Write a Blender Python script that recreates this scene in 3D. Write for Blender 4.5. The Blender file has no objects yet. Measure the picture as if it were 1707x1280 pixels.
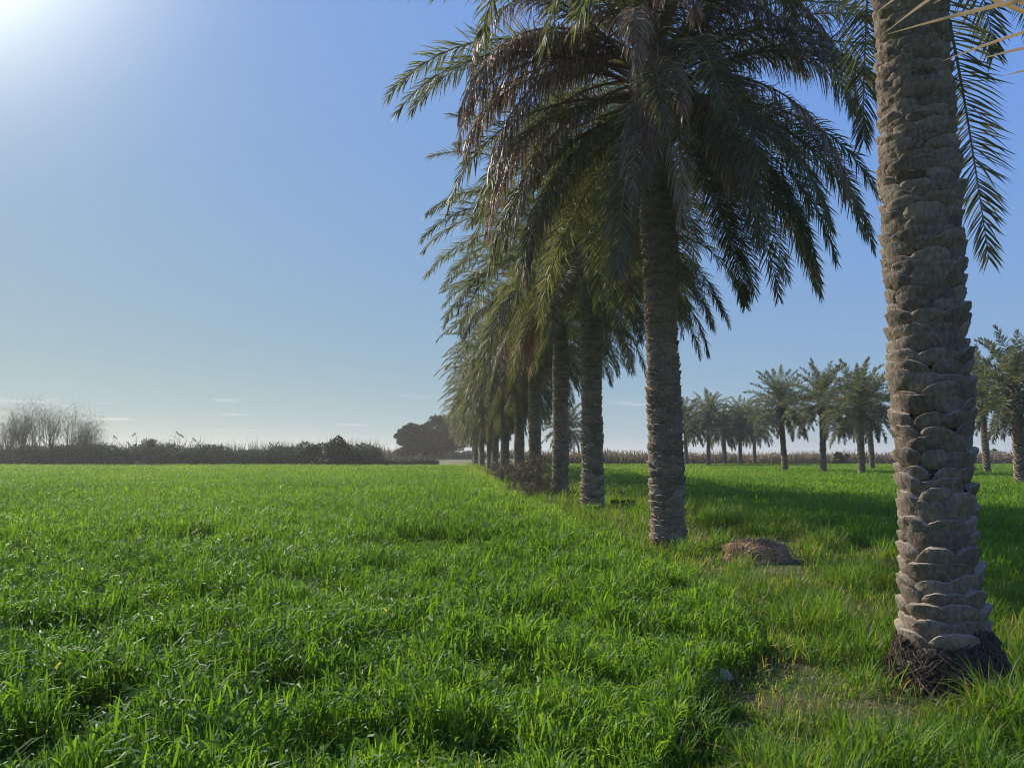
import bpy, math, numpy as np
from mathutils import Vector
R = lambda d: d * (math.pi / 180)
TAU = math.tau
scene = bpy.context.scene
COL = scene.collection

# ------------------------------------------------------------------ camera
EYE, F, CX, CY, PITCH = 1.6, 1250.0, 853.5, 640.0, R(5.35)
cam_d = bpy.data.cameras.new('camera')
cam = bpy.data.objects.new('camera', cam_d)
COL.objects.link(cam)
cam.location = (0, 0, EYE)
cam.rotation_euler = (R(90) + PITCH, 0, 0)
cam_d.sensor_width = 36
cam_d.lens = 36 * F / 1707
cam_d.clip_start = .05
cam_d.clip_end = 9000
scene.camera = cam


def at(px, py, Y):
    """Point at depth Y (metres north of the viewer) seen at photo pixel px, py."""
    dx, dy = (px - CX) / F, (CY - py) / F
    vy = math.cos(PITCH) - dy * math.sin(PITCH)
    vz = math.sin(PITCH) + dy * math.cos(PITCH)
    return np.array([dx / vy * Y, Y, EYE + vz / vy * Y])


# ------------------------------------------------------------------ helpers
def mesh(name, V, faces, mats, idx=None, smooth=False, tint=None):
    """faces: list of (m,k) int arrays."""
    V = np.ascontiguousarray(V, dtype=np.float32).reshape(-1, 3)
    faces = [np.asarray(f, dtype=np.int32) for f in faces if len(f)]
    me = bpy.data.meshes.new(name)
    n = sum(len(f) for f in faces)
    loops = np.concatenate([f.ravel() for f in faces])
    tot = np.concatenate([np.full(len(f), f.shape[1], np.int32) for f in faces])
    start = np.concatenate([[0], np.cumsum(tot)[:-1]]).astype(np.int32)
    me.vertices.add(len(V)); me.loops.add(len(loops)); me.polygons.add(n)
    me.vertices.foreach_set('co', V.ravel())
    me.loops.foreach_set('vertex_index', loops)
    me.polygons.foreach_set('loop_start', start)
    if idx is not None:
        me.polygons.foreach_set('material_index', np.ascontiguousarray(idx, dtype=np.int32))
    me.polygons.foreach_set('use_smooth', np.full(n, bool(smooth)))
    for m in (mats if isinstance(mats, (list, tuple)) else [mats]):
        me.materials.append(m)
    if tint is not None:
        a = me.attributes.new('tint', 'FLOAT', 'POINT')
        a.data.foreach_set('value', np.ascontiguousarray(tint, dtype=np.float32))
    me.update(calc_edges=True)
    return me


def obj(name, me, parent=None, loc=(0, 0, 0), rz=0.0, sc=1.0):
    o = bpy.data.objects.new(name, me)
    COL.objects.link(o)
    o.location = [float(c) for c in loc]; o.rotation_euler = (0, 0, float(rz)); o.scale = (float(sc),) * 3
    if parent is not None:
        o.parent = parent
    return o


def tag(o, label=None, cat=None, group=None, kind=None):
    if label: o['label'] = label
    if cat: o['category'] = cat
    if group: o['group'] = group
    if kind: o['kind'] = kind
    return o


def norm(a):
    return a / np.maximum(np.linalg.norm(a, axis=-1, keepdims=True), 1e-9)


def hash2(ix, iy, seed):
    h = (ix.astype(np.int64) * 374761393 + iy.astype(np.int64) * 668265263 + seed * 1274126177) & 0x7fffffff
    h = ((h ^ (h >> 13)) * 1274126177) & 0x7fffffff
    h = h ^ (h >> 16)
    return (h & 0xffff) / 65535.0


def vnoise(x, y, seed=0):
    x = np.asarray(x, float); y = np.asarray(y, float)
    ix, iy = np.floor(x), np.floor(y)
    fx, fy = x - ix, y - iy
    fx = fx * fx * (3 - 2 * fx); fy = fy * fy * (3 - 2 * fy)
    ix = ix.astype(np.int64); iy = iy.astype(np.int64)
    a = hash2(ix, iy, seed); b = hash2(ix + 1, iy, seed)
    c = hash2(ix, iy + 1, seed); d = hash2(ix + 1, iy + 1, seed)
    return (a * (1 - fx) + b * fx) * (1 - fy) + (c * (1 - fx) + d * fx) * fy


def fbm(x, y, seed=0, oct=3):
    s, a, t = 0, 1.0, 0
    for k in range(oct):
        s = s + a * vnoise(x * 2 ** k + 17.3 * k, y * 2 ** k - 9.1 * k, seed + k); t += a; a *= .5
    return s / t


def sstep(a, b, x):
    t = np.clip((x - a) / (b - a), 0, 1)
    return t * t * (3 - 2 * t)


def strips(C, W, tint=None):
    """C (n,k,3) centres, W (n,k,3) half width vectors -> V, quads, tint per vertex."""
    n, k, _ = C.shape
    V = np.stack([C - W, C + W], axis=2).reshape(n * k * 2, 3)
    b = (np.arange(n) * k * 2)[:, None] + (np.arange(k - 1) * 2)[None]
    q = np.stack([b, b + 1, b + 3, b + 2], axis=-1).reshape(-1, 4)
    t = None if tint is None else np.repeat(tint, k * 2)
    return V, q, t


def tube(P, rad, sides=6, cap=True, off=0, up=(0, 0, 1)):
    """P (k,3), rad (k,) -> V, quads"""
    P = np.asarray(P, float); rad = np.broadcast_to(np.asarray(rad, float), (len(P),))
    T = norm(np.gradient(P, axis=0))
    ref = np.array(up, float)
    if abs(T[0] @ ref) > .9: ref = np.array([1., 0, 0])
    A = norm(np.cross(T, ref)); B = np.cross(T, A)
    th = np.arange(sides) / sides * TAU
    V = P[:, None] + rad[:, None, None] * (np.cos(th)[None, :, None] * A[:, None] + np.sin(th)[None, :, None] * B[:, None])
    k = len(P)
    i = np.arange(k - 1)[:, None] * sides; j = np.arange(sides)[None]; j2 = (j + 1) % sides
    q = np.stack([i + j, i + j2, i + sides + j2, i + sides + j], -1).reshape(-1, 4) + off
    return V.reshape(-1, 3), q


class Acc:
    def __init__(self): self.V = []; self.Q = []; self.I = []; self.T = []; self.n = 0
    def add(self, V, q, mat=0, tint=0.5):
        V = np.asarray(V).reshape(-1, 3)
        self.V.append(V); self.Q.append(np.asarray(q) + self.n)
        self.I.append(np.full(len(q), mat)); self.n += len(V)
        self.T.append(np.broadcast_to(np.asarray(tint, float), (len(V),)))
    def build(self, name, mats, smooth=False):
        k = {}
        for q, i in zip(self.Q, self.I): k.setdefault(q.shape[1], ([], []))[0].append(q); k[q.shape[1]][1].append(i)
        F_, I_ = [], []
        for key in k: F_.append(np.concatenate(k[key][0])); I_.append(np.concatenate(k[key][1]))
        return mesh(name, np.concatenate(self.V), F_, mats, np.concatenate(I_), smooth, np.concatenate(self.T))


# ------------------------------------------------------------------ materials
def newmat(name):
    m = bpy.data.materials.new(name); m.use_nodes = True
    nt = m.node_tree
    for n in list(nt.nodes): nt.nodes.remove(n)
    out = nt.nodes.new('ShaderNodeOutputMaterial')
    return m, nt, out


def N(nt, typ, **kw):
    n = nt.nodes.new(typ)
    for k, v in kw.items():
        if k.startswith('i_'):
            key = k[2:]; key = int(key) if key.isdigit() else key.replace('_', ' ')
            n.inputs[key].default_value = v
        else: setattr(n, k, v)
    return n


def ramp(nt, fac, stops):
    r = nt.nodes.new('ShaderNodeValToRGB')
    e = r.color_ramp.elements
    while len(e) < len(stops): e.new(.5)
    for el, (p, c) in zip(e, stops): el.position = p; el.color = (*c, 1)
    nt.links.new(fac, r.inputs[0])
    return r.outputs[0]


def leaf_material(name, stops, trans, tfac, rough=.45, spec=.5, byobj=.0, tgain=None):
    """Thin leaf: glossy-diffuse mixed with light coming through it; colour from the per-leaf tint."""
    m, nt, out = newmat(name); L = nt.links.new
    a = N(nt, 'ShaderNodeAttribute', attribute_name='tint')
    fac = a.outputs['Fac']
    if byobj:
        oi = N(nt, 'ShaderNodeObjectInfo')
        ad = N(nt, 'ShaderNodeMath', operation='MULTIPLY_ADD', i_1=byobj)
        L(oi.outputs['Random'], ad.inputs[0]); L(fac, ad.inputs[2])
        sub = N(nt, 'ShaderNodeMath', operation='SUBTRACT', i_1=byobj / 2, use_clamp=True)
        L(ad.outputs[0], sub.inputs[0]); fac = sub.outputs[0]
    c = ramp(nt, fac, stops)
    p = N(nt, 'ShaderNodeBsdfPrincipled', i_Roughness=rough)
    p.inputs['Specular IOR Level'].default_value = spec
    L(c, p.inputs['Base Color'])
    t = N(nt, 'ShaderNodeBsdfTranslucent')
    mx = N(nt, 'ShaderNodeMix', data_type='RGBA', blend_type='MULTIPLY'); mx.inputs[0].default_value = 1
    L(c, mx.inputs[6]); mx.inputs[7].default_value = (*trans, 1)
    L(mx.outputs[2], t.inputs['Color'])
    s = N(nt, 'ShaderNodeMixShader', i_0=tfac)
    L(p.outputs[0], s.inputs[1]); L(t.outputs[0], s.inputs[2]); L(s.outputs[0], out.inputs[0])
    return m


def rough_material(name, stops, scale=(6, 6, 6), rough=.9, bump=.4, dist=.02, detail=6, spec=.2, byobj=0.0):
    m, nt, out = newmat(name); L = nt.links.new
    tc = N(nt, 'ShaderNodeTexCoord'); mp = N(nt, 'ShaderNodeMapping'); mp.inputs['Scale'].default_value = scale
    L(tc.outputs['Object'], mp.inputs[0])
    n = N(nt, 'ShaderNodeTexNoise', i_Scale=1.0, i_Detail=detail, i_Roughness=.65); L(mp.outputs[0], n.inputs['Vector'])
    fac = n.outputs['Fac']
    a = N(nt, 'ShaderNodeAttribute', attribute_name='tint')
    ad = N(nt, 'ShaderNodeMath', operation='MULTIPLY_ADD', i_1=.9, i_2=-.45); L(a.outputs['Fac'], ad.inputs[0])
    ad2 = N(nt, 'ShaderNodeMath', operation='ADD', use_clamp=True); L(ad.outputs[0], ad2.inputs[0]); L(fac, ad2.inputs[1])
    c = ramp(nt, ad2.outputs[0], stops)
    p = N(nt, 'ShaderNodeBsdfPrincipled', i_Roughness=rough); p.inputs['Specular IOR Level'].default_value = spec
    L(c, p.inputs['Base Color'])
    b = N(nt, 'ShaderNodeBump', i_Strength=bump, i_Distance=dist); L(fac, b.inputs['Height']); L(b.outputs[0], p.inputs['Normal'])
    L(p.outputs[0], out.inputs[0])
    return m


M = {}
M['wheat'] = leaf_material('wheat_leaf', [(0, (.038, .100, .012)), (.5, (.086, .180, .018)), (.85, (.160, .25, .028)), (1, (.30, .29, .13))],
                           (2.4, 2.15, .8), .50, rough=.5, spec=.25)
M['grass'] = leaf_material('verge_grass_leaf', [(0, (.045, .11, .010)), (.45, (.085, .175, .014)), (.75, (.14, .20, .025)), (.9, (.22, .19, .07)), (1, (.30, .24, .13))],
                           (2.1, 2.0, .8), .48, rough=.5, spec=.3)
M['frond'] = leaf_material('palm_leaflet', [(0, (.056, .068, .042)), (.5, (.100, .113, .070)), (1, (.19, .182, .112))],
                           (1.7, 1.7, .8), .36, rough=.55, spec=.3, byobj=.5)
M['dead'] = leaf_material('dry_palm_leaflet', [(0, (.12, .083, .058)), (.5, (.215, .152, .108)), (1, (.46, .37, .27))],
                          (1.25, 1.1, .9), .28, rough=.5, spec=.35, byobj=.5)
M['rachis'] = rough_material('palm_rachis', [(0, (.10, .10, .04)), (1, (.24, .20, .09))], rough=.5)
M['dryrachis'] = rough_material('dry_palm_rachis', [(0, (.14, .09, .05)), (1, (.30, .22, .13))], rough=.6)
M['spine'] = leaf_material('pale_spine', [(0, (.62, .52, .34)), (1, (.80, .70, .50))], (1.1, 1.05, .95), .5, rough=.5)
M['trunk'] = rough_material('palm_bark', [(0.1, (.046, .036, .027)), (.42, (.178, .138, .100)), (.8, (.38, .31, .23))],
                            scale=(42, 42, 16), bump=1, dist=.018, detail=8)
M['root'] = rough_material('root_mass', [(0, (.016, .012, .009)), (1, (.16, .12, .085))], scale=(25, 25, 25), bump=1, dist=.03)
M['soil'] = rough_material('mound_soil', [(0, (.15, .088, .045)), (1, (.48, .30, .165))], scale=(9, 9, 9), bump=1, dist=.04)
M['stone'] = rough_material('pale_stone', [(0, (.30, .27, .22)), (1, (.52, .48, .40))], scale=(9, 9, 9), bump=.5, dist=.01)
M['bark'] = rough_material('tree_bark', [(0, (.045, .038, .032)), (1, (.13, .11, .09))], scale=(3, 3, 1))
M['darkleaf'] = leaf_material('broad_leaf', [(0, (.009, .018, .013)), (1, (.024, .040, .022))], (1.4, 1.5, .7), .2, rough=.55, spec=.25)
M['greyleaf'] = leaf_material('tamarisk_leaf', [(0, (.075, .078, .058)), (1, (.17, .155, .115))], (1.2, 1.2, .9), .25, rough=.7)
M['reed'] = leaf_material('reed_stem', [(0, (.036, .060, .034)), (.5, (.080, .092, .056)), (1, (.19, .165, .105))], (1.3, 1.2, .8), .22, rough=.7)
M['drybush'] = leaf_material('dry_bush_twig', [(0, (.06, .045, .028)), (.5, (.115, .085, .053)), (1, (.20, .155, .10))], (1.2, 1.1, .8), .2, rough=.7)
M['dryreed'] = leaf_material('dry_scrub_stem', [(0, (.16, .12, .07)), (.5, (.29, .22, .135)), (1, (.42, .33, .215))], (1.2, 1.1, .8), .25, rough=.7)


# ------------------------------------------------------------------ ground
def row_x(Y): return 3.22 - .081 * (Y - 5.67)          # line the palms are planted on
def ground_z(x, y):
    r = np.hypot(x, y)
    near = .05 * (fbm(x * .7, y * .7, 5) - .5) + .16 * (fbm(x * .09, y * .09, 8) - .5)
    return near * (1 - sstep(120, 400, r)) + .75 * sstep(100, 200, y) - .0


def ground_material():
    m, nt, out = newmat('field_soil'); L = nt.links.new
    g = N(nt, 'ShaderNodeNewGeometry')
    n1 = N(nt, 'ShaderNodeTexNoise', i_Scale=.9, i_Detail=8.0, i_Roughness=.65); L(g.outputs['Position'], n1.inputs['Vector'])
    n2 = N(nt, 'ShaderNodeTexNoise', i_Scale=22.0, i_Detail=6.0, i_Roughness=.7); L(g.outputs['Position'], n2.inputs['Vector'])
    n3 = N(nt, 'ShaderNodeTexNoise', i_Scale=.035, i_Detail=5.0); L(g.outputs['Position'], n3.inputs['Vector'])
    a = N(nt, 'ShaderNodeAttribute', attribute_name='tint')      # 0 cropped field, 1 bare verge, 2 dry land beyond
    soil = ramp(nt, n2.outputs['Fac'], [(.25, (.075, .055, .035)), (.55, (.15, .11, .07)), (.8, (.24, .18, .12))])
    moss = ramp(nt, n2.outputs['Fac'], [(.3, (.02, .045, .01)), (.7, (.05, .10, .018))])
    far = ramp(nt, n3.outputs['Fac'], [(.35, (.10, .13, .045)), (.5, (.19, .165, .085)), (.65, (.09, .13, .035))])
    cut = ramp(nt, n1.outputs['Fac'], [(.42, (0, 0, 0)), (.6, (1, 1, 1))])
    f1 = N(nt, 'ShaderNodeMath', operation='MULTIPLY', use_clamp=True); L(a.outputs['Fac'], f1.inputs[0]); L(cut, f1.inputs[1])
    mx = N(nt, 'ShaderNodeMix', data_type='RGBA'); L(f1.outputs[0], mx.inputs[0]); L(moss, mx.inputs[6]); L(soil, mx.inputs[7])
    f2 = N(nt, 'ShaderNodeMath', operation='SUBTRACT', i_1=1.0, use_clamp=True); L(a.outputs['Fac'], f2.inputs[0])
    mx2 = N(nt, 'ShaderNodeMix', data_type='RGBA'); L(f2.outputs[0], mx2.inputs[0]); L(mx.outputs[2], mx2.inputs[6]); L(far, mx2.inputs[7])
    p = N(nt, 'ShaderNodeBsdfPrincipled', i_Roughness=.95); p.inputs['Specular IOR Level'].default_value = .1
    L(mx2.outputs[2], p.inputs['Base Color'])
    b = N(nt, 'ShaderNodeBump', i_Strength=.8, i_Distance=.03); L(n2.outputs['Fac'], b.inputs['Height']); L(b.outputs[0], p.inputs['Normal'])
    L(p.outputs[0], out.inputs[0])
    return m


# bare patches: (x, y, rx, ry)
def gp(px, py, h=0.0):
    Y = 5.0
    for _ in range(30):
        z = at(px, py, Y)[2]
        Y *= 1 + (z - h) / (EYE - h + 1e-6) * .7
        Y = max(Y, 1.0)
    return at(px, py, Y)[:2]
BARE = []
for px, py, rx, ry in ((1300, 1135, .30, .22), (1335, 1190, .45, .30), (1430, 1195, .40, .25), (1290, 1110, .3, .16), (1350, 1250, .3, .15), (1200, 1215, .25, .15), (1480, 1180, .3, .2), (1240, 1165, .3, .15),
                       (1400, 945, .9, .5), (1265, 925, .75, .5), (1300, 965, .6, .3), (1490, 960, .9, .5), (1420, 1020, .4, .25),
                       (1030, 860, .6, .7), (1570, 1120, .5, .35)):
    BARE.append((*gp(px, py), rx * 1.0, ry * 1.1))
HOLLOW = []
for px, py, rx, ry in ((180, 897, .95, .7), (735, 896, 1.15, .65), (60, 828, 3.2, .9), (410, 915, .55, .35), (20, 897, .5, .5), (330, 895, .6, .5),
                       (300, 1015, .4, .22), (90, 1075, .3, .2), (215, 1190, .22, .2), (110, 1240, .25, .2), (470, 1165, .26, .24),
                       (830, 1110, .35, .2), (560, 1235, .2, .14), (1290, 1115, .25, .15), (780, 1240, .3, .15), (950, 930, .5, .2), (240, 1110, .3, .15)):
    c_ = gp(px, py, .2)
    f_ = 1.6 if c_[1] < 7 else 3.0
    HOLLOW.append((c_[0], c_[1] - ry * f_ * .55, rx * 1.2, ry * f_, .45 if c_[1] < 7 else .75))


def blob(x, y, items, wob=.35, seed=31):
    v = np.zeros_like(x)
    w = 1 + wob * (fbm(x * 3.1, y * 3.1, seed) * 2 - 1)
    for bx, by, rx, ry in items:
        d = np.sqrt(((x - bx) / rx) ** 2 + ((y - by) / ry) ** 2) * w
        v = np.maximum(v, 1 - sstep(.65, 1.15, d))
    return v


def edge_left(y):  return row_x(y) - .95 + .5 * (fbm(np.asarray(y) * .35, np.asarray(y) * 0 + 3.3, 77) - .5) - np.interp(y, [2, 3, 4, 4.7, 5.3, 6.0, 7], [2.6, 2.1, 1.55, 1.2, .9, .2, 0])
def edge_right(y): return row_x(y) + 3.2 + .8 * (fbm(np.asarray(y) * .3, np.asarray(y) * 0 + 8.3, 79) - .5)
def field_end(x): return np.where(x < -7, 95.0, np.where(x < 0, 104.0, 108.0)) + 3 * (fbm(x * .05, x * 0 + 1, 9) - .5)


def axis(n, lim, p):
    t = np.linspace(-1, 1, n)
    return np.sign(t) * np.abs(t) ** p * lim
gx = axis(301, 1500, 3.0); gy = axis(301, 1500, 3.0)
XX, YY = np.meshgrid(gx, gy)
ZZ = ground_z(XX, YY)
verge = ((XX > edge_left(YY)) & (XX < edge_right(YY))).astype(float) * 0.9
verge = np.maximum(verge * .8, blob(XX, YY, BARE))
beyond = sstep(0, 6, YY - field_end(XX)) + sstep(0, 5, -YY - 30) + sstep(0, 10, np.abs(XX) - 170)
tg = np.clip(verge + 2 * np.clip(beyond, 0, 1), 0, 2)
nx, ny = len(gx), len(gy)
i = (np.arange(ny - 1)[:, None] * nx + np.arange(nx - 1)[None])
q = np.stack([i, i + 1, i + nx + 1, i + nx], -1).reshape(-1, 4)
ground = obj('ground', mesh('ground', np.stack([XX, YY, ZZ], -1), [q], ground_material(), smooth=True, tint=tg.ravel()))
tag(ground, kind='structure')

# ------------------------------------------------------------------ grass blades
rng = np.random.default_rng(11)


def blades(x, y, z0, l, az, e0, e1, w, n, tint, power=1.3, mid=.75):
    k = np.arange(n + 1) / n
    em = e0[:, None] + (e1 - e0)[:, None] * ((k[None, :-1] + .5 / n) ** power)
    st = (l / n)[:, None]
    hx = np.cumsum(np.cos(em) * st, 1); hz = np.cumsum(np.sin(em) * st, 1)
    hx = np.concatenate([np.zeros((len(x), 1)), hx], 1); hz = np.concatenate([np.zeros((len(x), 1)), hz], 1)
    C = np.stack([x[:, None] + hx * np.cos(az)[:, None], y[:, None] + hx * np.sin(az)[:, None], z0[:, None] + hz], -1)
    prof = np.interp(k, [0, .35, mid, 1], [.6, 1, .75, .06])
    roll = rng.uniform(-.7, .7, len(x))
    side = np.stack([-np.sin(az) * np.cos(roll), np.cos(az) * np.cos(roll), np.sin(roll)], -1)
    W = side[:, None] * (w[:, None] * .5 * prof[None])[..., None]
    return strips(C, W, tint)


def scatter(y0, y1, dens, margin=1.6, slope=.72):
    """Random points in the visible wedge between two depths."""
    area = (y1 - y0) * (2 * margin) + slope * (y1 ** 2 - y0 ** 2)
    n = int(area * dens)
    t = rng.random(n)
    A, B = slope, 2 * margin / 2
    y = (-B + np.sqrt(B * B + 4 * A * (A * y0 * y0 / 1 + B * y0 + t * (A * (y1 ** 2 - y0 ** 2) + B * (y1 - y0))) / 1 * 1)) / (2 * A) if False else None
    half = lambda v: slope * v + margin
    # rejection-free: invert the cumulative width
    c0 = slope * y0 ** 2 / 2 + margin * y0; c1 = slope * y1 ** 2 / 2 + margin * y1
    c = c0 + t * (c1 - c0)
    y = (-margin + np.sqrt(margin ** 2 + 2 * slope * c)) / slope
    x = rng.uniform(-1, 1, n) * half(y)
    return x, y


def crop_height(x, y):
    clump = fbm(x * 2.4, y * 2.4, 3); big = fbm(x * .28, y * .5, 14)
    h = .38 * (.62 + .50 * sstep(.25, .72, clump) + .26 * big)
    lodged = sstep(.60, .72, fbm(x * .55, y * 1.1, 41))
    h *= 1 - .22 * lodged
    for q_ in HOLLOW: h *= 1 - q_[4] * blob(x, y, [q_[:4]], .7)
    return h


PALM_SPOTS = []


def crop(name, side):
    parts = []
    if side < 0: zones = ((1.75, 5, 4800, 4, .0130), (5, 10, 3000, 4, .0138), (10, 22, 1250, 3, .0175), (22, 50, 230, 3, .028), (50, 109, 60, 2, .060))
    else: zones = ((6, 22, 500, 3, .019), (22, 50, 150, 3, .034), (50, 112, 50, 2, .070))
    off = 0; Vs, Qs, Ts = [], [], []
    for y0, y1, dens, n, w in zones:
        x, y = scatter(y0, y1, dens)
        keep = (x < edge_left(y)) if side < 0 else (x > edge_right(y))
        keep &= y < field_end(x)
        keep &= ~((x > -9) & (x < 4) & (y > 88 + .8 * np.abs(x)) & (fbm(x * .3, y * .15, 62) > .35)) if side < 0 else True
        x, y = x[keep], y[keep]
        h = crop_height(x, y)
        if side > 0: h *= .75
        ends = sstep(0, 1.2, (edge_left(y) - x) if side < 0 else (x - edge_right(y)))
        h *= .75 + .25 * ends
        m = len(x)
        kind = rng.random(m)
        z0 = np.where(kind < .25, 0, rng.uniform(.05, .74, m)) * h
        l = np.where(kind < .25, rng.uniform(.75, 1.05, m) * h, rng.uniform(.30, .56, m) * h)
        e0 = np.where(kind < .25, R(84), R(rng.uniform(58, 88, m)))
        bend = np.where(kind < .25, rng.uniform(0, 30, m), np.where(kind < .55, rng.uniform(5, 60, m), rng.uniform(70, 165, m)))
        l = np.where(bend > 70, l * 1.25, l)
        ww = w * rng.uniform(.6, 1.25, m) * (1 + .0 * y)
        drift = fbm(x * .22, y * .22, 52)
        strip = sstep(2.5, .3, edge_left(y) - x) if side < 0 else np.zeros(m)
        tint = np.clip(.36 + .55 * (drift - .5) + rng.normal(0, .14, m) + .22 * strip + .22 * sstep(12, 60, y), .0, .9)
        tint = np.where(rng.random(m) < .003, 1.0, tint)
        V, qd, t = blades(x, y, ground_z(x, y) + z0, l, rng.uniform(0, TAU, m), e0, e0 - R(bend), ww, n, tint, power=np.float64(1.6))
        Vs.append(V); Qs.append(qd + off); Ts.append(t); off += len(V)
    return obj(name, mesh(name, np.concatenate(Vs), [np.concatenate(Qs)], M['wheat'], tint=np.concatenate(Ts)))


tag(crop('wheat_crop', -1), kind='stuff')
tag(crop('grass_crop', 1), kind='stuff')


def verge_grass():
    off = 0; Vs, Qs, Ts = [], [], []
    for y0, y1, dens, n, w in ((1.75, 5, 2500, 4, .008), (5, 10, 1700, 4, .009), (10, 24, 800, 3, .014), (24, 50, 220, 3, .03), (50, 112, 60, 2, .06)):
        x, y = scatter(y0, y1, dens)
        keep = (x > edge_left(y) - .25) & (x < edge_right(y) + .3) & (y < 112)
        bare = np.maximum(blob(x, y, BARE), .8 * sstep(.52, .64, fbm(x * 1.1 + 5, y * 1.1, 91)))
        bare = np.maximum(bare, 1.0 * (np.hypot(x - 3.0, y - 5.3) < .50))
        md = gp(1262, 935)
        bare = np.maximum(bare, 1.35 * (np.hypot((x - md[0]) / .62, (y - md[1] + .45) / 1.0) < 1))
        keep &= rng.random(len(x)) > bare * .70
        x, y, bare = x[keep], y[keep], bare[keep]
        m = len(x)
        tuft = fbm(x * 2.3, y * 2.3, 23)
        h = .08 + .31 * sstep(.3, .75, tuft)
        h *= 1 - .6 * bare
        h *= 1 + .5 * sstep(9, 20, y)
        e0 = R(rng.uniform(55, 88, m)); bend = np.where(rng.random(m) < .6, rng.uniform(5, 60, m), rng.uniform(60, 140, m))
        tint = np.clip(.42 + .5 * (fbm(x * .5, y * .5, 29) - .5) + rng.normal(0, .13, m), 0, .84)
        dry = (rng.random(m) <   .06 + .45 * bare + .25 * sstep(.6, .8, fbm(x * .9, y * .9, 66)))
        tint = np.where(dry, rng.uniform(.86, 1, m), tint)
        l = h * rng.uniform(.7, 1.15, m)
        V, qd, t = blades(x, y, ground_z(x, y), l, rng.uniform(0, TAU, m), e0, e0 - R(bend), w * rng.uniform(.6, 1.3, m), n, tint, power=np.float64(1.6))
        Vs.append(V); Qs.append(qd + off); Ts.append(t); off += len(V)
    return obj('verge_grass', mesh('verge_grass', np.concatenate(Vs), [np.concatenate(Qs)], M['grass'], tint=np.concatenate(Ts)))


tag(verge_grass(), kind='stuff')


# ------------------------------------------------------------------ palm fronds
def frond_mesh(name, L=4.2, e0=40, e1=-40, pairs=90, seg=3, lw=.024, lmax=.46, g=.25, dead=False, seed=0, yaw=.25, start=.16, power=1.35, ns=22, lift=.35):
    r = np.random.default_rng(seed)
    s = np.linspace(0, 1, ns)
    sm = (s[1:] + s[:-1]) / 2
    el = R(1) * (e0 + (e1 - e0) * sm ** power)
    yw = yaw * r.uniform(-1, 1) * sm ** 2 + .02 * np.sin(sm * 9 + seed)
    T = np.stack([np.cos(el) * np.cos(yw), np.cos(el) * np.sin(yw), np.sin(el)], -1)
    P = np.concatenate([[[0, 0, 0]], np.cumsum(T * L / (ns - 1), 0)])
    acc = Acc()
    rad = np.interp(s, [0, .05, .2, 1], [.055, .034, .02, .003]) * (L / 4.2)
    V, qd = tube(P, rad, 5)
    acc.add(V, qd, 1, .5)
    Tn = norm(np.gradient(P, axis=0))
    # leaflets
    sj = start + (1 - start) * (np.arange(pairs) + .5) / pairs
    for sgn in (1, -1):
        ss = np.clip(sj + r.uniform(-.4, .4, pairs) / pairs, 0, .999)
        keep = r.random(pairs) > (.12 if dead else .03)
        ss = ss[keep]; m = len(ss)
        base = np.stack([np.interp(ss, s, P[:, c]) for c in range(3)], -1)
        t = norm(np.stack([np.interp(ss, s, Tn[:, c]) for c in range(3)], -1))
        yv = np.interp(ss, sm, yw)
        S = np.stack([-np.sin(yv), np.cos(yv), 0 * yv], -1)
        Nn = np.cross(t, S)
        u = (ss - start) / (1 - start)
        alpha = R(1) * (np.interp(u, [0, .2, .7, 1], [78, 66, 52, 28]) + r.normal(0, 6, m))
        beta = R(1) * (r.choice([lift * 60, 10, -18], m) + r.normal(0, 9, m))
        d = np.cos(alpha)[:, None] * t + np.sin(alpha)[:, None] * (sgn * S * np.cos(beta)[:, None] + Nn * np.sin(beta)[:, None])
        d = norm(d)
        ln = lmax * np.interp(u, [0, .12, .35, .7, 1], [.45, .8, 1, .88, .42]) * r.uniform(.85, 1.12, m)
        C = [base]; D = []
        gg = g * r.uniform(.4, 1.6, m)
        for k in range(seg):
            dd = norm(d + np.array([0, 0, -1.0]) * (gg * (k + .35))[:, None])
            D.append(dd); C.append(C[-1] + dd * (ln / seg)[:, None])
        C = np.stack(C, 1)
        rho = r.normal(0, R(38), m)
        W0 = norm(t - (t * d).sum(1, keepdims=True) * d)
        Wv = W0 * np.cos(rho)[:, None] + np.cross(d, W0) * np.sin(rho)[:, None]
        kk = np.arange(seg + 1) / seg
        prof = np.interp(kk, [0, .3, .65, 1], [.55, 1, .8, .05])
        W = Wv[:, None] * (lw * .5 * r.uniform(.75, 1.2, m)[:, None] * prof[None])[..., None]
        tint = np.clip(.5 + r.normal(0, .2, m), 0, 1)
        V, qd, tt = strips(C, W, tint)
        acc.add(V, qd, 0, tt)
    # thorns on the petiole
    m = 14
    ss = r.uniform(.05, start, m)
    base = np.stack([np.interp(ss, s, P[:, c]) for c in range(3)], -1)
    t = np.stack([np.interp(ss, s, Tn[:, c]) for c in range(3)], -1)
    sg = np.where(np.arange(m) % 2, 1., -1.)[:, None]
    d = norm(t * .7 + sg * np.array([0, 1, 0]) + np.array([0, 0, .3]))
    C = np.stack([base, base + d * .14], 1)
    W = np.stack([np.tile([0, 0, .007], (m, 1)), np.tile([0, 0, .001], (m, 1))], 1)
    V, qd, tt = strips(C, W, np.full(m, .6))
    acc.add(V, qd, 1, tt)
    mats = [M['dead'], M['dryrachis']] if dead else [M['frond'], M['rachis']]
    return acc.build(name, mats)


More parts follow.
